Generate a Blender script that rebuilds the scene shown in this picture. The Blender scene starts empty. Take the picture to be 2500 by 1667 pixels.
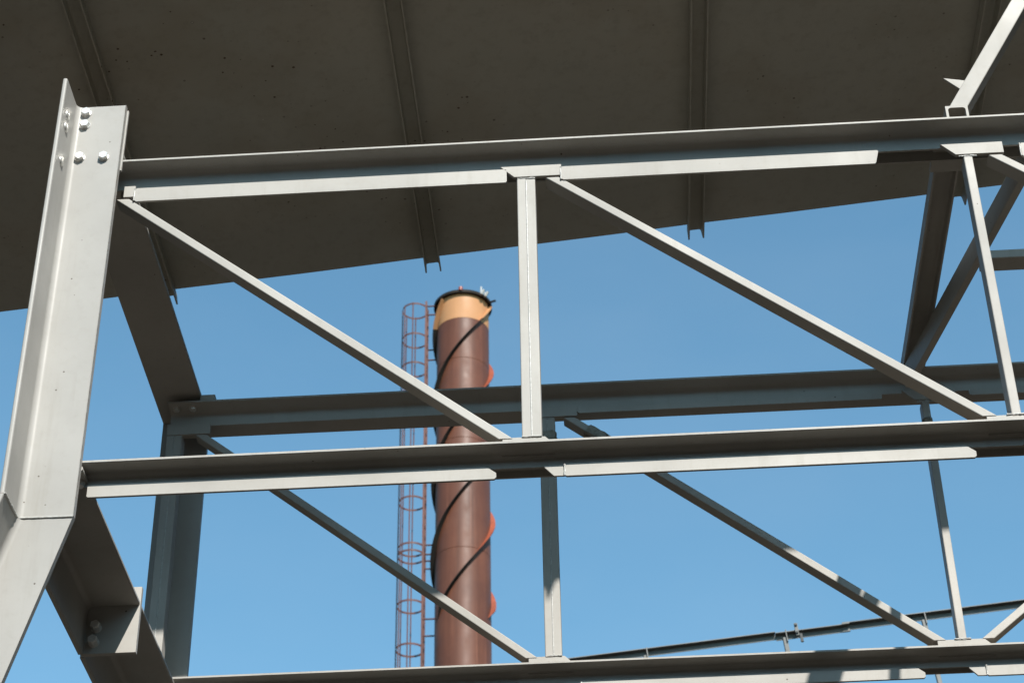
import bpy, bmesh, math, random
from mathutils import Vector, Matrix, noise
random.seed(7)
SC = bpy.context.scene
COL = SC.collection

# ------------------------------------------------------------------ camera
# world origin = camera position (1.6 m above the ground), X along the trusses, Y away, Z up
PITCH, YAW, ROLL = 0.62923, -0.05214, -0.01721
fw = Vector((math.sin(YAW)*math.cos(PITCH), math.cos(YAW)*math.cos(PITCH), math.sin(PITCH)))
rt = Vector((math.cos(YAW), -math.sin(YAW), 0)); up = rt.cross(fw)
r2 = rt*math.cos(ROLL) + up*math.sin(ROLL); u2 = -rt*math.sin(ROLL) + up*math.cos(ROLL)
cam = bpy.data.cameras.new('camera'); cam_o = bpy.data.objects.new('camera', cam); COL.objects.link(cam_o)
cam_o.matrix_world = Matrix(((r2.x, u2.x, -fw.x, 0), (r2.y, u2.y, -fw.y, 0), (r2.z, u2.z, -fw.z, 0), (0, 0, 0, 1)))
cam.sensor_width = 36.0; cam.lens = 5065.6/2500*36
cam.clip_start = 0.1; cam.clip_end = 3000
cam.dof.use_dof = True; cam.dof.focus_distance = 6.9; cam.dof.aperture_fstop = 9.5
SC.camera = cam_o

# ------------------------------------------------------------------ light
SUN = Vector((0.37, -1.0, 1.0)).normalized()          # direction towards the sun
w = bpy.data.worlds.new('World'); SC.world = w; w.use_nodes = True
nt = w.node_tree; nt.nodes.clear()
sky = nt.nodes.new('ShaderNodeTexSky'); sky.sky_type = 'NISHITA'; sky.sun_disc = False
sky.sun_elevation = math.asin(SUN.z); sky.sun_rotation = math.atan2(SUN.x, SUN.y)
sky.altitude = 0; sky.air_density = 1.0; sky.dust_density = 0.6; sky.ozone_density = 0.35
bg = nt.nodes.new('ShaderNodeBackground'); bg.inputs[1].default_value = 0.15
wo = nt.nodes.new('ShaderNodeOutputWorld')
tint = nt.nodes.new('ShaderNodeMix'); tint.data_type = 'RGBA'; tint.blend_type = 'MULTIPLY'; tint.inputs[0].default_value = 1
tint.inputs[7].default_value = (.70, 1.03, 1.0, 1)       # clear, slightly cyan air over the whole sky
nt.links.new(sky.outputs[0], tint.inputs[6])
# barely visible high haze over the whole sky
tc_ = nt.nodes.new('ShaderNodeTexCoord'); hz_ = nt.nodes.new('ShaderNodeTexNoise'); hz_.inputs['Scale'].default_value = 7; hz_.inputs['Detail'].default_value = 6
mp_ = nt.nodes.new('ShaderNodeMapping'); mp_.inputs['Scale'].default_value = (1, 1, 2.2)
nt.links.new(tc_.outputs['Generated'], mp_.inputs[0]); nt.links.new(mp_.outputs[0], hz_.inputs[0])
rp_ = nt.nodes.new('ShaderNodeValToRGB'); rp_.color_ramp.elements[0].position = .38; rp_.color_ramp.elements[1].position = .72
rp_.color_ramp.elements[0].color = (0, 0, 0, 1); rp_.color_ramp.elements[1].color = (.035, .035, .035, 1)
nt.links.new(hz_.outputs[0], rp_.inputs[0])
wh_ = nt.nodes.new('ShaderNodeMix'); wh_.data_type = 'RGBA'; wh_.inputs[7].default_value = (4.2, 4.4, 4.6, 1)
nt.links.new(rp_.outputs[0], wh_.inputs[0]); nt.links.new(tint.outputs[2], wh_.inputs[6]); nt.links.new(wh_.outputs[2], bg.inputs[0]); nt.links.new(bg.outputs[0], wo.inputs[0])
sl = bpy.data.lights.new('sun', 'SUN'); sl.energy = 5.0; sl.angle = math.radians(0.53); sl.color = (1.0, 0.945, 0.875)
so = bpy.data.objects.new('sun', sl); COL.objects.link(so)
so.rotation_euler = (-SUN).to_track_quat('-Z', 'Y').to_euler(); so.location = SUN*30
SC.view_settings.view_transform = 'Standard'; SC.view_settings.look = 'None'
SC.view_settings.exposure = 0.485; SC.view_settings.gamma = 1.0; SC.view_settings.use_curve_mapping = False

# ------------------------------------------------------------------ materials
class NT:
    def __init__(s, name):
        m = bpy.data.materials.new(name); m.use_nodes = True; s.m = m; s.t = m.node_tree
        s.t.nodes.clear(); s.out = s.n('ShaderNodeOutputMaterial'); s.b = s.n('ShaderNodeBsdfPrincipled')
        s.l(s.b.outputs[0], s.out.inputs[0]); s.co = s.n('ShaderNodeNewGeometry').outputs['Position']
    def n(s, t, **k):
        x = s.t.nodes.new(t)
        for a, b in k.items(): setattr(x, a, b)
        return x
    def l(s, a, b): s.t.links.new(a, b)
    def noise(s, scale, detail=4, rough=.55, stretch=None):
        v = s.n('ShaderNodeTexNoise'); v.inputs['Scale'].default_value = scale
        v.inputs['Detail'].default_value = detail; v.inputs['Roughness'].default_value = rough
        if stretch:
            mp = s.n('ShaderNodeMapping'); mp.inputs['Scale'].default_value = stretch
            s.l(s.co, mp.inputs[0]); s.l(mp.outputs[0], v.inputs[0])
        else: s.l(s.co, v.inputs[0])
        return v.outputs[0]
    def ramp(s, x, stops):
        r = s.n('ShaderNodeValToRGB'); e = r.color_ramp.elements
        while len(e) < len(stops): e.new(0.5)
        for i, (p, c) in enumerate(stops):
            e[i].position = p; e[i].color = (c, c, c, 1) if not isinstance(c, tuple) else (*c, 1)
        s.l(x, r.inputs[0]); return r.outputs[0]
    def mix(s, f, a, b, mode='MIX'):
        x = s.n('ShaderNodeMix', data_type='RGBA', blend_type=mode)
        for k, v in ((0, f), (6, a), (7, b)):
            if isinstance(v, (int, float)): x.inputs[k].default_value = v
            elif isinstance(v, tuple): x.inputs[k].default_value = (*v, 1)
            else: s.l(v, x.inputs[k])
        return x.outputs[2]
    def mul(s, a, b):
        x = s.n('ShaderNodeMath', operation='MULTIPLY')
        for k, v in ((0, a), (1, b)):
            if isinstance(v, (int, float)): x.inputs[k].default_value = v
            else: s.l(v, x.inputs[k])
        return x.outputs[0]
    def specks(s, scale, size, density):
        """sparse round spots: voronoi cells, a few of them switched on by the cell's random colour"""
        v = s.n('ShaderNodeTexVoronoi'); v.inputs['Scale'].default_value = scale; s.l(s.co, v.inputs[0])
        sep = s.n('ShaderNodeSeparateColor'); s.l(v.outputs['Color'], sep.inputs[0])
        on = s.ramp(sep.outputs[0], [(1-density-.01, 0.0), (1-density, 1.0)])
        rad = s.mul(sep.outputs[1], size)
        lt = s.n('ShaderNodeMath', operation='LESS_THAN'); s.l(v.outputs['Distance'], lt.inputs[0]); s.l(rad, lt.inputs[1])
        return s.mul(on, lt.outputs[0])
    def edge(s, radius, lo, hi):
        """1 along sharp edges: bevelled normal against the true one"""
        bv = s.n('ShaderNodeBevel', samples=4); bv.inputs[0].default_value = radius
        g = s.n('ShaderNodeNewGeometry')
        d = s.n('ShaderNodeVectorMath', operation='DOT_PRODUCT'); s.l(bv.outputs[0], d.inputs[0]); s.l(g.outputs['Normal'], d.inputs[1])
        return s.ramp(d.outputs['Value'], [(lo, 1.0), (hi, 0.0)])
    def bump(s, h, strength, dist):
        b = s.n('ShaderNodeBump'); b.inputs['Strength'].default_value = strength; b.inputs['Distance'].default_value = dist
        s.l(h, b.inputs['Height']); s.l(b.outputs[0], s.b.inputs['Normal'])
    def rough(s, v):
        if isinstance(v, float): s.b.inputs['Roughness'].default_value = v
        else: s.l(v, s.b.inputs['Roughness'])

def paint(name, col, rust=.5, rough=.52, wear=True, grime=.5):
    k = NT(name)
    c2 = tuple(v*.84 for v in col)
    c3 = (col[0]*.62, col[1]*.60, col[2]*.52)
    n1 = k.noise(2.3, 5); n2 = k.noise(34, 5, .65)
    c = k.mix(k.ramp(n1, [(.35, 0.0), (.68, 1.0)]), col, c2)
    c = k.mix(k.mul(k.ramp(n2, [(.52, 0.0), (.75, 1.0)]), .32*grime), c, c3)
    st = k.noise(9, 4, .6, (3, 3, .25))                                   # faint runs down the faces
    c = k.mix(k.mul(k.ramp(st, [(.56, 0.0), (.74, 1.0)]), .42*grime), c, c3)
    c = k.mix(k.mul(k.specks(60, .22, .016), .8), c, (.05, .035, .02))
    g = k.n('ShaderNodeNewGeometry'); sp = k.n('ShaderNodeSeparateXYZ'); k.l(g.outputs['True Normal'], sp.inputs[0])
    dust = k.mul(k.ramp(sp.outputs[2], [(.70, 0.0), (.92, 1.0)]), k.ramp(k.noise(12, 5, .65), [(.25, .55), (.65, 1.0)]))
    c = k.mix(dust, c, (.10, .075, .048))                                  # settled dust on what faces up
    if wear:
        e = k.edge(.004, .90, .985)
        chips = k.mul(e, k.ramp(k.noise(30, 4, .75), [(.50, 0.0), (.57, 1.0)]))
        c = k.mix(k.mul(chips, rust), c, (.13, .065, .03))
    k.l(c, k.b.inputs['Base Color'])
    k.rough(k.ramp(n1, [(.3, rough-.06), (.7, rough+.10)]))
    k.b.inputs['Specular IOR Level'].default_value = .25
    k.bump(k.noise(150, 3), .10, .0012)
    return k.m

M = {}
M['paint'] = paint('light_grey_steel_paint', (.43, .418, .388))
M['paint_post'] = paint('post_paint', (.39, .383, .362), rust=.8, rough=.46)
def deckmat():
    k = NT('deck_paint')
    n1 = k.noise(.9, 5, .6); n2 = k.noise(22, 6, .7)
    c = k.mix(k.ramp(n1, [(.38, 0.0), (.64, 1.0)]), (.54, .53, .47), (.49, .495, .445))
    c = k.mix(k.mul(k.ramp(n2, [(.5, 0.0), (.72, 1.0)]), .3), c, (.29, .27, .22))
    pat = k.ramp(k.noise(1.7, 4, .6), [(.48, 0.0), (.62, 1.0)])            # rust pits come in patches
    c = k.mix(k.mul(pat, .22), c, (.34, .28, .19))
    c = k.mix(k.mul(k.mul(k.specks(52, .30, .15), pat), .9), c, (.06, .028, .012))
    c = k.mix(k.mul(k.specks(17, .12, .04), .9), c, (.035, .02, .012))
    c = k.mix(k.mul(k.specks(17, .10, .06), .8), c, (.72, .71, .66))
    e = k.edge(.004, .90, .985)
    c = k.mix(k.mul(e, k.mul(k.ramp(k.noise(20, 4, .7), [(.45, 0.0), (.6, 1.0)]), .7)), c, (.22, .13, .07))
    k.l(c, k.b.inputs['Base Color']); k.rough(.62); k.b.inputs['Specular IOR Level'].default_value = .3
    k.bump(k.noise(6, 4), .15, .008)
    return k.m
M['deck'] = deckmat()
def steel():
    k = NT('zinc_plated_bolt')
    k.l(k.ramp(k.noise(120, 4), [(.3, (.62, .61, .57)), (.7, (.80, .79, .76))]), k.b.inputs['Base Color'])
    k.b.inputs['Metallic'].default_value = .55; k.rough(.35); return k.m
M['bolt'] = steel()
def weldm():
    k = NT('weld_bead_paint'); k.l(k.ramp(k.noise(90, 4), [(.35, (.34, .34, .32)), (.7, (.47, .47, .45))]), k.b.inputs['Base Color'])
    k.rough(.35); k.bump(k.noise(260, 3), .5, .002); return k.m
M['weld'] = weldm()
def wrapm():
    k = NT('weathered_wrap')
    c = k.ramp(k.noise(38, 6, .7), [(.36, (.05, .045, .037)), (.40, (.24, .225, .19)), (.6, (.38, .36, .31)), (.72, (.12, .11, .09))])
    k.l(c, k.b.inputs['Base Color']); k.rough(.8); k.bump(k.noise(70, 5, .7, (1, 1, 3)), .8, .006); return k.m
M['wrap'] = wrapm()
def stack(name, a, b, rough, run=1.0):
    k = NT(name)
    c = k.mix(k.ramp(k.noise(.8, 5, .6), [(.36, 0.0), (.66, 1.0)]), a, b)
    c = k.mix(k.mul(k.ramp(k.noise(1.1, 5, .6, (4, 4, .18)), [(.46, 0.0), (.68, 1.0)]), .65*run), c, tuple(v*.55 for v in a))
    c = k.mix(k.mul(k.ramp(k.noise(3.1, 5, .65, (3, 3, .10)), [(.58, 0.0), (.74, 1.0)]), .5*run), c, tuple(min(1, v*1.7+.01) for v in a))
    k.l(c, k.b.inputs['Base Color']); k.rough(k.ramp(k.noise(2.5, 4), [(.3, rough-.06), (.7, rough+.12)]))
    k.b.inputs['Specular IOR Level'].default_value = .28
    k.bump(k.noise(1.6, 3), .12, .03); return k.m
M['stack'] = stack('oxide_brown_stack_paint', (.140, .051, .029), (.098, .036, .022), .45)
M['tan'] = stack('tan_stack_top', (.47, .235, .108), (.43, .212, .096), .55, .15)
M['strake'] = stack('oxide_red_strake', (.30, .066, .030), (.21, .05, .026), .6)
M['soot_shade'] = stack('sooty_rim_fin_shade', (.014, .011, .009), (.022, .016, .012), .8)  # soot on the rim, painted shade on the spiral fins
M['ladder'] = stack('oxide_red_ladder', (.125, .05, .04), (.085, .036, .03), .6)
M['rail'] = paint('galvanised_rail', (.20, .205, .20), rust=.6, wear=False, grime=1.0)
M['dark'] = paint('dark_grey_clamp', (.08, .085, .085), wear=False)
def plain(name, c, r):
    k = NT(name); k.l(k.mix(k.ramp(k.noise(8, 4), [(.3, 0.0), (.7, 1.0)]), c, tuple(v*.8 for v in c)), k.b.inputs['Base Color']); k.rough(r); return k.m
M['white'] = plain('white_fitting', (.42, .42, .41), .4)
M['red'] = plain('red_lamp', (.26, .05, .03), .4)
M['cladding'] = plain('brown_grey_blocker', (.032, .029, .024), .8)
def groundm():
    k = NT('yard_ground')
    c = k.mix(k.ramp(k.noise(.35, 6, .6), [(.35, 0.0), (.65, 1.0)]), (.030, .0215, .013), (.022, .017, .011))
    c = k.mix(k.mul(k.ramp(k.noise(14, 5, .7), [(.45, 0.0), (.7, 1.0)]), .5), c, (.045, .034, .022))
    k.l(c, k.b.inputs['Base Color']); k.rough(.9); k.bump(k.noise(25, 5), .5, .02); return k.m
M['ground'] = groundm()

# ------------------------------------------------------------------ builders
def thing(name, loc, label, cat, group=None):
    o = bpy.data.objects.new(name, None); COL.objects.link(o); o.location = loc; o.empty_display_size = .1
    o['label'] = label; o['category'] = cat
    if group: o['group'] = group
    return o
def org(p):
    v = Vector((0, 0, 0))
    while p is not None: v = v + p.location; p = p.parent
    return v
def obj(name, vs, fs, mat, parent=None, ang=32, label=None, bevel=0):
    o0 = org(parent)
    me = bpy.data.meshes.new(name)
    me.from_pydata([tuple(Vector(v)-o0) for v in vs], [], fs)
    bm = bmesh.new(); bm.from_mesh(me)
    bmesh.ops.recalc_face_normals(bm, faces=bm.faces)
    if bevel:
        ed = [e for e in bm.edges if len(e.link_faces) == 2 and e.calc_face_angle(0) > .6]
        bmesh.ops.bevel(bm, geom=ed, offset=bevel, segments=2, profile=.5, affect='EDGES', clamp_overlap=True)
    for f in bm.faces: f.smooth = True
    bm.to_mesh(me); bm.free()
    me.set_sharp_from_angle(angle=math.radians(ang))
    me.materials.append(M[mat])
    o = bpy.data.objects.new(name, me); COL.objects.link(o); o.parent = parent
    wn = o.modifiers.new('weighted_normal', 'WEIGHTED_NORMAL'); wn.keep_sharp = True; wn.weight = 100; wn.mode = 'FACE_AREA'
    if label: o['label'] = label
    return o
def loft(rings, closed=True):
    """rings of equal length -> side faces + caps"""
    n = len(rings[0]); vs = [v for r in rings for v in r]; fs = []
    for k in range(len(rings)-1):
        for i in range(n):
            j = (i+1) % n
            fs.append((k*n+i, k*n+j, (k+1)*n+j, (k+1)*n+i))
    if closed:
        fs.append(tuple(range(n))); fs.append(tuple((len(rings)-1)*n+i for i in range(n)))
    return vs, fs
def arc(cx, cy, r, a0, a1, n=5):
    return [(cx+r*math.cos(math.radians(a0+(a1-a0)*i/n)), cy+r*math.sin(math.radians(a0+(a1-a0)*i/n))) for i in range(n+1)]
def rrect(x0, x1, y0, y1, r, n=3):
    return arc(x1-r, y1-r, r, 0, 90, n)+arc(x0+r, y1-r, r, 90, 180, n)+arc(x0+r, y0+r, r, 180, 270, n)+arc(x1-r, y0+r, r, 270, 360, n)
def prism_x(prof, x0, x1): return loft([[(x, y, z) for (y, z) in prof] for x in (x0, x1)])
def prism_y(prof, y0, y1): return loft([[(x, y, z) for (x, z) in prof] for y in (y0, y1)])
def prism_z(prof, z0, z1): return loft([[(x, y, z) for (x, y) in prof] for z in (z0, z1)])
def box(name, x0, x1, y0, y1, z0, z1, mat, parent, bevel=.0015, label=None):
    vs = [(x, y, z) for x in (x0, x1) for y in (y0, y1) for z in (z0, z1)]
    fs = [(0, 1, 3, 2), (4, 6, 7, 5), (0, 4, 5, 1), (2, 3, 7, 6), (0, 2, 6, 4), (1, 5, 7, 3)]
    return obj(name, vs, fs, mat, parent, bevel=bevel, label=label)
def bar(name, a, b, width, y0, y1, mat, parent, r=.004, flat=True):
    """hollow-section bar lying in an XZ plane from a=(x,z) to b=(x,z); ends cut level when flat"""
    a = Vector(a); b = Vector(b); d = (b-a).normalized(); n = Vector((-d.y, d.x))
    rings = []
    for e in (a, b):
        ring = []
        for (s, y) in rrect(-width/2, width/2, y0, y1, r):
            p = e+n*s
            if flat: p = p + d*((e.y-p.y)/d.y)
            ring.append((p.x, y, p.y))
        rings.append(ring)
    return obj(name, *loft(rings), mat, parent)
def tube(name, pts, rad, mat, parent, n=8, closed=False, wob=0):
    pts = [Vector(p) for p in pts]; rings = []
    for i, p in enumerate(pts):
        t = (pts[(i+1) % len(pts)]-pts[i-1]) if closed else (pts[min(i+1, len(pts)-1)]-pts[max(i-1, 0)])
        t.normalize(); ref = Vector((0, 0, 1)) if abs(t.z) < .9 else Vector((1, 0, 0))
        u = t.cross(ref).normalized(); v = t.cross(u)
        rr = rad*(1+wob*random.uniform(-1, 1))
        rings.append([p+u*rr*math.cos(2*math.pi*k/n)+v*rr*math.sin(2*math.pi*k/n) for k in range(n)])
    if closed: rings.append(rings[0])
    return obj(name, *loft(rings, not closed), mat, parent, ang=50)
def weld(parent, a, b, rad=.004, step=.006, wob=.3):
    a = Vector(a); b = Vector(b); n = max(4, int((b-a).length/step))
    return tube('weld_bead', [a.lerp(b, i/n)+Vector((random.uniform(-1, 1), random.uniform(-1, 1), random.uniform(-1, 1)))*rad*.8*wob for i in range(n+1)], rad, 'weld', parent, n=8, wob=wob)
def bolt(parent, p, ax, af=.030, h=.0135, name='bolt'):
    """hexagon head with washer, ax = outward direction"""
    p = Vector(p); ax = Vector(ax).normalized(); ref = Vector((0, 0, 1)) if abs(ax.z) < .9 else Vector((0, 1, 0))
    u = ax.cross(ref).normalized(); v = ax.cross(u); t0 = random.uniform(0, 1)
    def ring(n, r, d, ph=0): return [p+ax*d+(u*math.cos(2*math.pi*k/n+ph)+v*math.sin(2*math.pi*k/n+ph))*r for k in range(n)]
    R = af/2/math.cos(math.pi/6)
    vs, fs = loft([ring(18, af*.62, -.001), ring(18, af*.62, .003)])
    hv, hf = loft([ring(6, R, .003, t0), ring(6, R, .003+h*.86, t0), ring(6, R*.86, .003+h, t0)])
    k = len(vs); vs = vs+hv; fs = fs+[tuple(i+k for i in f) for f in hf]
    return obj(name, vs, fs, 'bolt', parent, ang=25)
def plate_xz(name, poly, y0, y1, mat, parent, bevel=.0015):
    return obj(name, *prism_y(poly, y0, y1), mat, parent, bevel=bevel)

# ------------------------------------------------------------------ ground
g = obj('ground', [(-900, -900, -1.6), (900, -900, -1.6), (900, 900, -1.6), (-900, 900, -1.6)], [(0, 1, 2, 3)], 'ground')
g['kind'] = 'structure'

# added unseen hall behind, beside and ahead of the camera, cuts stray sky light
hall = thing('sky_blocker_hall', (0, -20, -1.6), 'added dark clad hall around the yard, out of view, blocking sky light', 'light blocker')
box('blocker_wall', -34, 34, -32, -20, -1.6, 10.0, 'cladding', hall, bevel=0)
box('blocker_roof', -34, 34, -32.4, -19.6, 10.0, 10.4, 'cladding', hall, bevel=0)
for sx in (-1, 1):
    a, b = sorted((sx*22, sx*33.99))
    box('blocker_wall', a, b, -19.99, 62, -1.6, 19.6, 'cladding', hall, bevel=0)
    box('blocker_roof', a-.3, b+.3, -19.59, 62.4, 19.6, 20.0, 'cladding', hall, bevel=0)
box('blocker_wall', -33, 33, 75, 90, -1.6, 22, 'cladding', hall, bevel=0)
box('blocker_roof', -33.5, 33.5, 74.5, 90.5, 22, 22.5, 'cladding', hall, bevel=0)
for k in range(-3, 4):
    wn = box('blocker_window', k*6-1.6, k*6+1.6, -19.995, -19.90, 2.0, 5.0, 'dark', hall, bevel=0)
    box('blocker_sill', k*6-1.8, k*6+1.8, -19.9, -19.75, 1.85, 1.98, 'cladding', wn, bevel=0)

# ------------------------------------------------------------------ inclined deck
ZD, TILT = 5.723, 0.0970
def zd(x): return ZD+TILT*x
RIBS = [-5.335, -4.180, -3.026, -1.871, -.716, .439, 1.594, 2.749, 3.904, 5.059, 6.2]
YD0, YD1 = 4.904, 7.10
deck = thing('conveyor_deck', (0, 6, ZD), 'dark sloping steel plate deck overhead with downward channel ribs', 'deck')
for a, b in zip(RIBS[:-1], RIBS[1:]):
    vs = []
    n = 6
    for top in (0, 1):
        for j in range(n+1):
            y = YD0+(YD1-YD0)*j/n
            for i in range(n+1):
                x = a+.0005+(b-a-.001)*i/n
                sag = 0 if (i in (0, n)) else .0025*math.sin(math.pi*i/n)+.0012*math.sin(j*1.9+a*3)   # sheet is not quite flat
                e = .0018*noise.noise(Vector((x*4, 0, 3))) if j == n else 0
                vs.append((x, y+e, zd(x)-sag+(.008 if top else 0)))
    N = (n+1)*(n+1); fs = []
    for j in range(n):
        for i in range(n):
            q = j*(n+1)+i; f = (q, q+1, q+n+2, q+n+1); fs.append(f); fs.append(tuple(N+v for v in f[::-1]))
    rim = [i for i in range(n+1)]+[j*(n+1)+n for j in range(1, n+1)]+[n*(n+1)+i for i in range(n-1, -1, -1)]+[j*(n+1) for j in range(n-1, 0, -1)]
    for i, v in enumerate(rim):
        u = rim[(i+1) % len(rim)]; fs.append((v, u, N+u, N+v))
    obj('deck_plate', vs, fs, 'deck', deck)
ax = Vector((1, 0, TILT)).normalized(); az = Vector((-TILT, 0, 1)).normalized()
for rx in RIBS[1:-1]:
    c = Vector((rx, 0, zd(rx)-.0045))
    W2, H, T = .0325, .058, .006
    prof = [(-W2, .0), (W2, .0), (W2+.003, -H), (W2-T*.6, -H)] + arc(W2-T-.008, -T-.008, .008, 0, 90, 3) + arc(-W2+T+.008, -T-.008, .008, 90, 180, 3) + [(-W2+T*.6, -H), (-W2-.003, -H)]
    rings = []
    for y in (YD0-.02, YD1+.030):
        rings.append([c+Vector((0, y, 0))+ax*u+az*v for (u, v) in prof])
    obj('rib', *loft(rings), 'deck', deck, bevel=.001)

# ------------------------------------------------------------------ lattice trusses
NODE = [-1.711, -.223, 1.265, 2.752, 4.24]
XE = 4.42
def truss(dy, label, far):
    Y = 5.30+dy; ZT, ZB = 4.711, 3.488
    t = thing('lattice_truss', (-1.6, Y, ZB-.11), label, 'truss', 'parallel steel trusses')
    F = Y+.060                                                   # front face of web members
    def chord(name, zt, wd, wh, x0, rb, closed=False):
        r = .023 if zt > 4 else .015; T = .008
        prof = [(Y, zt), (Y, zt-T+.001)] + [(Y+.001, zt-T)] + [(a, b) for (a, b) in arc(Y+wd-r, zt-T-.003-r, r, 90, 0, 6)] + \
               [(Y+wd, zt-wh), (Y+wd+T, zt-wh), (Y+wd+T, zt-T-.003), (Y+wd+.082, zt-T-.003), (Y+wd+.082, zt-rb), (Y+wd+.090, zt-rb), (Y+wd+.090, zt-T), (Y+wd+.092, zt-T), (Y+wd+.092, zt)]
        if closed:
            prof = prof[:10] + [(Y+wd, zt-wh), (Y+wd+.086, zt-wh), (Y+wd+.086, zt-T), (Y+wd+.092, zt-T), (Y+wd+.092, zt)]
        return obj(name, *prism_x(prof, x0, XE), 'paint', t)
    tc = chord('top_chord', ZT, .072, .0755, -1.735 if far else -1.64, .066 if far else .057, far)
    bc = chord('bottom_chord', ZB, .074, .052, -1.735 if far else -1.64, .033)
    # batten strips welded below the chord webs; end cuts stand in for shadow breaks
    if far: tops = [(-.100, 1.10), (1.445, 2.62), (2.87, XE)]
    else:   tops = [(-1.562, -.288), (-.102, .970), (1.444, 2.45), (2.87, XE)]
    for a, b in tops:
        h = .108 if far else .1406
        sl_ = .013 if abs(b-.970) < .01 else 0
        plate_xz('batten_strip', [(a, ZT-h+.006), (a+.005, ZT-h), (b-.004-sl_, ZT-h), (b-sl_, ZT-h+.005), (b, ZT-.086), (b-.004, ZT-.0815), (a+.004, ZT-.0815), (a, ZT-.086)], Y+.056, Y+.066, 'paint', tc, bevel=.0012)
        weld(tc, (a-.002, Y+.057, ZT-h+.003), (a-.002, Y+.057, ZT-.084), .0035)
    bots = [(-1.60, -.335), (-.124, 1.122 if not far else 1.112), (1.333, 2.62), (2.87, XE)]
    for a, b in bots:
        plate_xz('batten_strip', [(a, ZB-.096), (a+.004, ZB-.100), (b-.006, ZB-.100), (b, ZB-.094), (b, ZB-.078), (b-.030, ZB-.0545), (a+.004, ZB-.0545), (a, ZB-.058)], Y+.054, Y+.064, 'paint', bc, bevel=.0012)
        if a > -1.5:
            plate_xz('splice_plate', [(a-.066, ZB-.057), (a-.062, ZB-.066), (a-.034, ZB-.097), (a-.001, ZB-.097), (a-.001, ZB-.057)], Y+.057, Y+.065, 'paint', bc)  # slanted corner cut copies the edge of a shadow
            weld(bc, (a-.001, Y+.055, ZB-.098), (a-.001, Y+.055, ZB-.057), .0035)
    # end post and verticals: doubled tubes show a seam, the others are single
    for i, x in enumerate(NODE):
        if i == 2 or i == 4:
            bar('vertical', (x, 3.538), (x, 4.588), .030, F, F+.062, 'paint', t)
        else:
            v = bar('vertical', (x-.0155, 3.538), (x-.0155, 4.588), .031, F, F+.060, 'paint', t)
            v2 = bar('vertical', (x+.0155, 3.538), (x+.0155, 4.588), .031, F+.0006, F+.060, 'paint', t)
            weld(v, (x+.0003, F+.0028, 3.545), (x+.0003, F+.0028, 4.58), .0044, .04, .03)
    # diagonals
    dg = [(-1.604, 4.586, -.305, 3.537), (-.133, 4.586, 1.182, 3.540)]
    dg += [(1.358, 3.540, 2.66, 4.586), (2.85, 4.586, 4.14, 3.54)] if far else [(1.356, 4.586, 2.668, 3.540), (2.845, 4.586, 4.14, 3.54)]
    for (xa, za, xb, zb) in dg:
        bar('diagonal', (xa, za), (xb, zb), .0295, F, F+.060, 'paint', t)
    # gusset plates
    for i, x in enumerate(NODE):
        g0, g1 = x-.062, x+.121
        if i == 0:
            if far: plate_xz('gusset_plate', [(-1.742, 4.640), (-1.742, 4.5885), (-1.568, 4.5885), (-1.568, 4.640)], F-.004, F+.010, 'paint', t)
            else: plate_xz('gusset_plate', [(-1.602, 4.640), (-1.602, 4.592), (-1.563, 4.592), (-1.563, 4.640)], F-.004, F+.010, 'paint', t)
            plate_xz('gusset_plate', [(-1.742 if far else -1.602, 3.47), (-1.742 if far else -1.602, 3.541), (-1.66 if far else -1.59, 3.541), (-1.60 if far else -1.56, 3.47)], F+.028, F+.040, 'paint', t)
        else:
            plate_xz('gusset_plate', [(g0-.024, 4.640), (g0+.022, 4.592), (g1, 4.592), (g1, 4.640)], F-.004, F+.010, 'paint', t)
            gl = x-.092; gr = x+.040 if i == 1 else x+.078
            plate_xz('gusset_plate', [(gl, 3.47), (gl, 3.541), (gr, 3.541), (gr+.030, 3.512), (gr+.03, 3.47)], F+.002, F+.014, 'paint', t)
    # small weld beads where the members land
    for x in (-.223, 1.265):
        weld(t, (x-.03, F+.001, 3.542), (x+.03, F+.001, 3.542), .003)
        weld(t, (x-.03, F+.001, 4.587), (x+.03, F+.001, 4.587), .003)
    if far:
        def wrap(a, b, hw):
            a = Vector(a); b = Vector(b); d = (b-a); L = d.length; d.normalize()
            n = Vector((-d.z, 0, d.x)); yv = Vector((0, 1, 0)); rings = []
            for k in range(15):
                c = a+d*L*k/14; ring = []
                for j in range(20):
                    an = 2*math.pi*j/20
                    pu = math.copysign(abs(math.cos(an))**.45, math.cos(an))*hw
                    pv = math.copysign(abs(math.sin(an))**.45, math.sin(an))*.037
                    s = 1+.22*noise.noise(Vector((k*.55, math.cos(an)*2, math.sin(an)*2+a.x)))+.10*noise.noise(Vector((k*1.7, math.cos(an)*5, math.sin(an)*5)))
                    ring.append(c+n*pu*s+yv*(.030+pv*s)+d*.006*noise.noise(Vector((k*.8, an, 9))))
                rings.append(ring)
            obj('weathered_wrap', *loft(rings), 'wrap', t, ang=60)
        wrap((-.223, F, 4.40), (-.223, F, 4.525), .034)
        wrap((-.065, F, 4.532), (.09, F, 4.409), .0245)
        wrap((1.265, F, 4.455), (1.265, F, 4.505), .019)
        for bx in (-1.707, -1.640): bolt(t, (bx, Y+.036, ZT-.0085), (0, 0, -1), .024, .011)
    return t
truss(0.0, 'sunlit pale grey steel truss in front, bolted to the thick angle post', False)
truss(1.46, 'darker steel truss behind, its upper half in the shadow of the deck', True)

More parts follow.
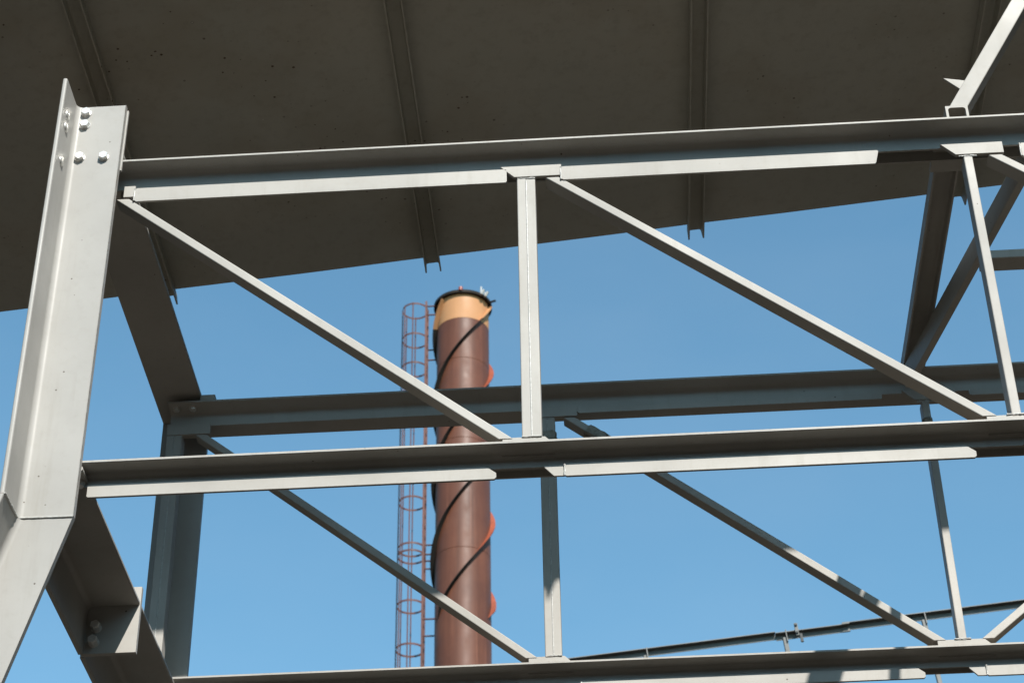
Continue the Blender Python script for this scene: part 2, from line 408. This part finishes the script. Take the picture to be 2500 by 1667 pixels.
# ------------------------------------------------------------------ angle posts at the left end
def angle_ring(cx, z, y0, out, shear=0):
    """L 180 x 150 profile at height z; out = -1: leg towards the camera, +1: away"""
    x0, x1, T, r = -1.797, -1.608, .016, .020
    p = [(x0, 0), (x0, -.144)] + arc(x0+.006, -.144, .006, 180, 270, 3) + arc(x0+T-.006, -.144, .006, 270, 360, 3) + \
        [(x0+T, -r)] + arc(x0+T+r, -r, r, 180, 90, 6) + arc(x1-.005, -.005, .005, 90, 0, 3) + [(x1, T), (x0, T)]
    p = [(x0, T)]+p[:-1]
    return [(x+cx, y0+(-out)*y if out > 0 else y0+y, z) for (x, y) in p]
def post(y0, out, label):
    t = thing('angle_post', (-1.7, y0, 3.28), label, 'post', 'angle posts carrying the left truss ends')
    zt = 4.946 if out < 0 else 4.742
    obj('upper_shaft', *loft([angle_ring(0, z, y0, out) for z in (zt, 3.276)]), 'paint_post', t)
    sh = .268
    obj('lower_shaft', *loft([angle_ring(-sh*(3.276-z), z, y0, out) for z in (3.2755, 2.2, -1.58)]), 'paint_post', t)
    s = -1 if out < 0 else 1
    weld(t, (-1.776, y0+s*.001, 3.277), (-1.61, y0+s*.001, 3.275), .0034, .01, .12)
    weld(t, (-1.780, y0+s*.004, 3.277), (-1.780, y0+s*.148, 3.277), .004)
    bx = -1.70-sh*4.85
    box('base_plate', bx-.22, bx+.22, y0-.22, y0+.22, -1.598, -1.578, 'paint_post', t, bevel=.003)
    return t
p1 = post(5.28, -1, 'thick sunlit angle post with shiny bolts, bent outward below, at left')
for x, z in ((-1.746, 4.917), (-1.745, 4.861), (-1.747, 4.713), (-1.664, 4.710)): bolt(p1, (x, 5.28, z), (0, -1, 0))
for y, z in ((5.185, 4.824), (5.188, 4.772), (5.191, 4.624)):     # low domes stand in for white spots on the side leg
    rg = [[(-1.781+d_, y+r_*math.cos(2*math.pi*k/20), z+r_*math.sin(2*math.pi*k/20)) for k in range(20)] for r_, d_ in ((.0175, -.001), (.0175, .002), (.0155, .0045), (.011, .0062), (.005, .007))]
    obj('bolt', *loft(rg), 'bolt', p1, ang=40)
box('backing_plate', -1.72, -1.6025, 5.2965, 5.308, 4.662, 4.936, 'paint_post', p1)
p2 = post(6.975, 1, 'shaded angle post behind, standing at the left end of the far truss')

# ------------------------------------------------------------------ cross members
t = thing('cross_beam', (-1.7, 5.30, 4.75), 'broad dark angle beam running back from the bolted post under the deck', 'beam', 'members joining the two trusses')
prof = [(-1.797, 4.743), (-1.612, 4.743), (-1.608, 4.747), (-1.608, 4.757)] + arc(-1.781+.015, 4.758+.015, .015, 270, 180, 4) + [(-1.781, 4.92), (-1.797, 4.92)]
obj('angle_section', *prism_y(prof, 5.298, 7.01), 'paint', t)
box('end_cleat', -1.607, -1.548, 6.765, 6.86, 4.7125, 4.7405, 'paint', t)

def low_angle(y0, y1):
    zt, T, r = 3.466, .016, .018
    p = [(-1.797, zt), (-1.608, zt), (-1.605, zt-.004), (-1.605, zt-T+.004), (-1.609, zt-T)] + arc(-1.781+r, zt-T-r, r, 90, 180, 6) + \
        [(-1.781, 3.276), (-1.785, 3.270), (-1.797, 3.270)]
    return prism_y(p, y0, y1)
t = thing('bracketed_cross_beam', (-1.7, 5.30, 3.27), 'dark lower angle beam with bolted end plate below the front truss', 'beam', 'members joining the two trusses')
obj('angle_section', *low_angle(5.298, 6.149), 'paint', t)
obj('angle_section', *low_angle(6.172, 7.0), 'paint', t)
ep = box('end_plate', -1.792, -1.603, 6.150, 6.171, 3.272, 3.522, 'paint', t)
for x, z in ((-1.745, 3.368), (-1.748, 3.313)): bolt(ep, (x, 6.15, z), (0, -1, 0), .030, .030)
for x, y in ((-1.655, 5.34), (-1.628, 5.365)): bolt(t, (x, y, 3.449), (0, 0, -1), .026, .012)

t = thing('channel_strut', (1.23, 5.4, 4.7), 'dark channel strut running back from the right hand truss node', 'strut', 'members joining the two trusses')
x0, x1, z0, z1, T = 1.187, 1.273, 4.700, 4.752, .007
prof = [(x0, z1), (x1, z1), (x1, z0), (x1-T, z0)] + arc(x1-T-.01, z1-T-.01, .01, 0, 90, 4) + arc(x0+T+.01, z1-T-.01, .01, 90, 180, 4) + [(x0+T, z0), (x0, z0)]
obj('channel_section', *prism_y(prof, 5.40, 6.83), 'paint', t)
box('seat_plate', 1.17, 1.29, 5.44, 5.56, 4.690, 4.6985, 'paint', t)

t = thing('plan_brace', (1.3, 6.6, 4.6), 'flat dark brace slanting across between the trusses at right', 'brace')
a = Vector((1.235, 6.66)); b = Vector((1.60, 5.05+.10)); a2 = Vector((1.246, 6.59)); d = Vector((.2215, -.979)).normalized(); n = Vector((-d.y, d.x))
def brace_ring(s):
    c = a2+d*s
    return [(c.x+n.x*u, c.y+n.y*u, z) for (u, z) in rrect(-.029, 0.0, 4.600, 4.692, .004)]
obj('flat_tube', *loft([brace_ring(-.16), brace_ring(1.35)]), 'paint', t)
t = thing('short_strut', (1.5, 6.0, 4.62), 'short level strut running out of the right edge behind the slanting brace', 'strut')
obj('flat_tube', *prism_x(rrect(6.122, 6.204, 4.738, 4.776, .004), 1.427, 3.4), 'paint', t)

# bright knee brace rising to the deck
t = thing('knee_brace', (1.25, 5.34, 4.71), 'bright sunlit brace slanting up out of the top right corner', 'brace')
bar('tube', (1.2545, 4.772), (1.886, 5.855), .0555, 5.318, 5.398, 'paint', t, r=.004)
x0, x1, z0, z1, T = 1.208, 1.284, 4.7115, 4.7715, .009
prof = [(x0, z1), (x1, z1), (x1, z0), (x1-T, z0)] + arc(x1-T-.01, z1-T-.01, .01, 0, 90, 4) + arc(x0+T+.01, z1-T-.01, .01, 90, 180, 4) + [(x0+T, z0), (x0, z0)]
obj('seat_channel', *prism_y(prof, 5.312, 5.46), 'paint', t, bevel=.001)
plate_xz('fin_plate', [(1.236, 4.968), (1.35, 4.943), (1.30, 4.90)], 5.385, 5.396, 'paint', t)

# ------------------------------------------------------------------ chimney stack
CX, CY, R = -3.507, 43.0, .667
ch = thing('chimney_stack', (CX, CY, -1.6), 'tall round rust brown chimney with spiral fins and tan top band', 'chimney')
def ringz(r, z, n=72): return [(CX+r*math.cos(2*math.pi*k/n), CY+r*math.sin(2*math.pi*k/n), z) for k in range(n)]
seams = [-1.6, 1.5, 4.6, 7.7, 10.8, 13.9, 17.0, 20.0, 24.95, 28.05, 30.45, 31.70]
for a, b in zip(seams[:-1], seams[1:]):
    obj('shell_course', *loft([ringz(R-.006, a+.0005), ringz(R, a+.010), ringz(R, b-.010), ringz(R-.006, b-.0005)]), 'stack', ch)
rings = [ringz(R+.001, 31.701), ringz(R+.001, 32.45), ringz(R-.03, 32.45), ringz(R-.03, 31.71)]
obj('top_band', *loft(rings, False), 'tan', ch, ang=40)
rings = [ringz(R-.02, 32.45), ringz(.755, 32.45), ringz(.755, 32.53), ringz(R-.02, 32.53), ringz(R-.02, 32.45)]
rm = obj('rim_ring', *loft(rings, False), 'soot_shade', ch, ang=40)
# two spiral fins
def fin(zc0, name='spiral_fin'):
    """height of the front line (phi = 90 deg) is zc0 + k * pitch"""
    P = 6.67; vs_by = {'tan': [], 'strake': []}
    pts = []
    ph = -1440
    while ph < 1800:
        z = zc0-(ph-90)/360*P
        if 23.15 < z < 32.44: pts.append((ph, z))
        ph += 5
    for mat, sel in (('tan', [q for q in pts if q[1] > 31.68]), ('strake', [q for q in pts if q[1] < 31.74])):
        if len(sel) < 2: continue
        rings = []
        for i, (ph, z) in enumerate(sel):
            a = -math.radians(ph)        # phi 0 = +X, 90 = towards camera (-Y), 180 = -X
            ca, sa = math.cos(a), math.sin(a)
            w_ = .118
            if mat == 'strake': w_ *= min(1, (len(sel)-1-i)/3+.05)
            rings.append([(CX+rr*ca, CY+rr*sa, z+dz) for rr, dz in ((R-.004, -.011), (R+w_, -.011), (R+w_, .011), (R-.004, .011))])
        fo = obj(name, *loft(rings), mat, ch, ang=40)
        if mat == 'strake':                                        # shade painted in: underside and rim of the fin are blackened
            fo.data.materials.append(M['soot_shade'])
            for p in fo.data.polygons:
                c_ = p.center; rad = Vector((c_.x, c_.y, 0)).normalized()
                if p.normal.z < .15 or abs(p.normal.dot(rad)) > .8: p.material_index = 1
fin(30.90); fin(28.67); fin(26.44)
# fittings on the rim
tube('lamp_stub', [(CX, CY-.74, 32.5), (CX, CY-.74, 32.60)], .055, 'red', rm, n=12)
for a_, h_ in ((-48, .22), (-38, .10)):
    q = math.radians(a_); px, py = CX+.76*math.cos(q), CY+.76*math.sin(q)
    tube('rod', [(px, py, 32.45), (px+.01, py, 32.5+h_)], .022, 'white', rm, n=8)
    tube('fitting', [(px+.02, py-.03, 32.46), (px+.08, py-.05, 32.58)], .04, 'white', rm, n=10)
q = math.radians(-20); tube('bracket_arm', [(CX+.74*math.cos(q), CY+.74*math.sin(q), 32.44), (CX+.93*math.cos(q), CY+.93*math.sin(q), 32.44)], .03, 'soot_shade', rm)

# ladder with safety cage
ld = thing('caged_ladder', (-4.43, CY, -1.6), 'rust red ladder with hooped safety cage up the left of the chimney', 'ladder')
LX = -4.445
for s in (-1, 1): box('stile', LX-.028, LX+.028, CY+s*.20-.008, CY+s*.20+.008, -1.55, 33.0 if False else 32.62, 'ladder', ld, bevel=0)
z = 20.0
while z < 32.5:
    tube('rung', [(LX, CY-.2, z), (LX, CY+.2, z)], .011, 'ladder', ld, n=6); z += .30
HC, HR = -4.745, .325
for z in (32.47, 31.52, 30.61, 29.45, 27.95, 26.62, 25.32, 25.12, 23.77, 22.63, 21.4, 20.2):
    ring = []
    for k in range(36):
        a0 = 2*math.pi*k/36; ring.append((a0))
    rings = []
    for a0 in ring:
        c_, s_ = math.cos(a0), math.sin(a0)
        rings.append([(HC+rr*c_, CY+rr*s_, z+dz) for rr, dz in ((HR, -.025), (HR+.008, -.025), (HR+.008, .025), (HR, .025))])
    rings.append(rings[0]); obj('hoop', *loft(rings, False), 'ladder', ld, ang=40)
for a_ in (180, 140, 220, 95, 265):
    q = math.radians(a_); x, y = HC+(HR+.006)*math.cos(q), CY+(HR+.006)*math.sin(q)
    tube('cage_strap', [(x, y, 18.0), (x, y, 32.5)], .017, 'ladder', ld, n=6)
for z in (32.45, 32.17, 31.34, 31.02, 29.0, 27.07, 25.54, 25.28, 25.10, 24.88, 23.31, 23.08, 21.0):
    s = -1 if int(z*100) % 2 else 1
    tube('standoff', [(LX, CY+s*.2, z), (CX-R*.93, CY+s*.2, z)], .020, 'ladder', ld, n=6)

# ------------------------------------------------------------------ handrail of the conveyor behind
HS = .0957
def hz(x): return 7.80+HS*x
hr = thing('handrail', (1.5, 15.0, 6.9), 'thin sloping grey handrail with short posts low in the background', 'handrail')
ux = Vector((1, 0, HS)).normalized(); uz = Vector((-HS, 0, 1)).normalized()
def incl(name, prof, xa, xb, dz, mat='rail'):
    rings = []
    for x in (xa, xb):
        o_ = Vector((x, 15.0, hz(x)))+uz*dz
        rings.append([o_+Vector((0, y, 0))+uz*v for (y, v) in prof])
    return obj(name, *loft(rings), mat, hr)
L = [(0, 0), (0, -.006), (.044, -.006), (.044, -.052), (.050, -.052), (.050, 0)]
incl('top_rail', L, -4.2, 1.30, 0.0)
incl('top_rail', L, 1.301, 1.88, -.010)
incl('top_rail', L, 1.881, 9.0, 0.004)
incl('splice_sleeve', [(-.004, .005), (-.004, -.012), (.038, -.012), (.038, -.058), (.056, -.058), (.056, .005)], 1.84, 1.90, -.002)
incl('mid_rail', [(0.01, 0), (0.01, -.03), (.05, -.03), (.05, 0)], -4.2, 9.0, -.47)
incl('stringer', [(-.02, 0), (-.02, -.16), (.08, -.16), (.08, 0)], -4.2, 9.0, -1.02)
for k in range(-3, 8):
    x = .245+1.125*k
    o_ = Vector((x, 15.0, hz(x)))
    vs, fs = loft([[o_+ux*u+Vector((0, y, 0))+uz*v for (u, y) in rrect(-.018, .018, .012, .050, .005)] for v in (-.056, -1.02)])
    po = obj('rail_post', vs, fs, 'rail', hr)
    vs, fs = loft([[o_+ux*u+Vector((0, y, 0))+uz*v for (u, y) in ((.010, -.004), (.018, -.004), (.018, .052), (.010, .052))] for v in (.003, -.10)])
    obj('post_plate', vs, fs, 'rail', po)
cx = 1.471; o_ = Vector((cx, 14.985, hz(cx)))
def cb(name, u0, u1, y0, y1, v0, v1, mat, par):
    vs, fs = loft([[o_+ux*u+Vector((0, y, 0))+uz*v for (u, y) in ((u0, y0), (u1, y0), (u1, y1), (u0, y1))] for v in (v0, v1)])
    return obj(name, vs, fs, mat, par, bevel=.002)
cl = cb('clamp', -.014, .014, 0, .012, -.065, .045, 'rail', hr)
cb('clamp_bolt', -.009, .009, -.012, -.0005, .018, .036, 'dark', cl); cb('clamp_bolt', -.009, .009, -.012, -.0005, -.05, -.032, 'dark', cl)
cb('clamp_tail', .016, .038, .004, .02, -.125, -.05, 'dark', cl)
# stringer rests on trestle legs outside the picture
for x in (-3.6, 8.4):
    box('trestle_leg', x-.08, x+.08, 14.99, 15.07, -1.6, hz(x)-1.19, 'rail', hr, bevel=.004)

for o in bpy.data.objects:
    if o.type == 'MESH' and o.parent is None and o.name != 'ground': print('TOP', o.name)
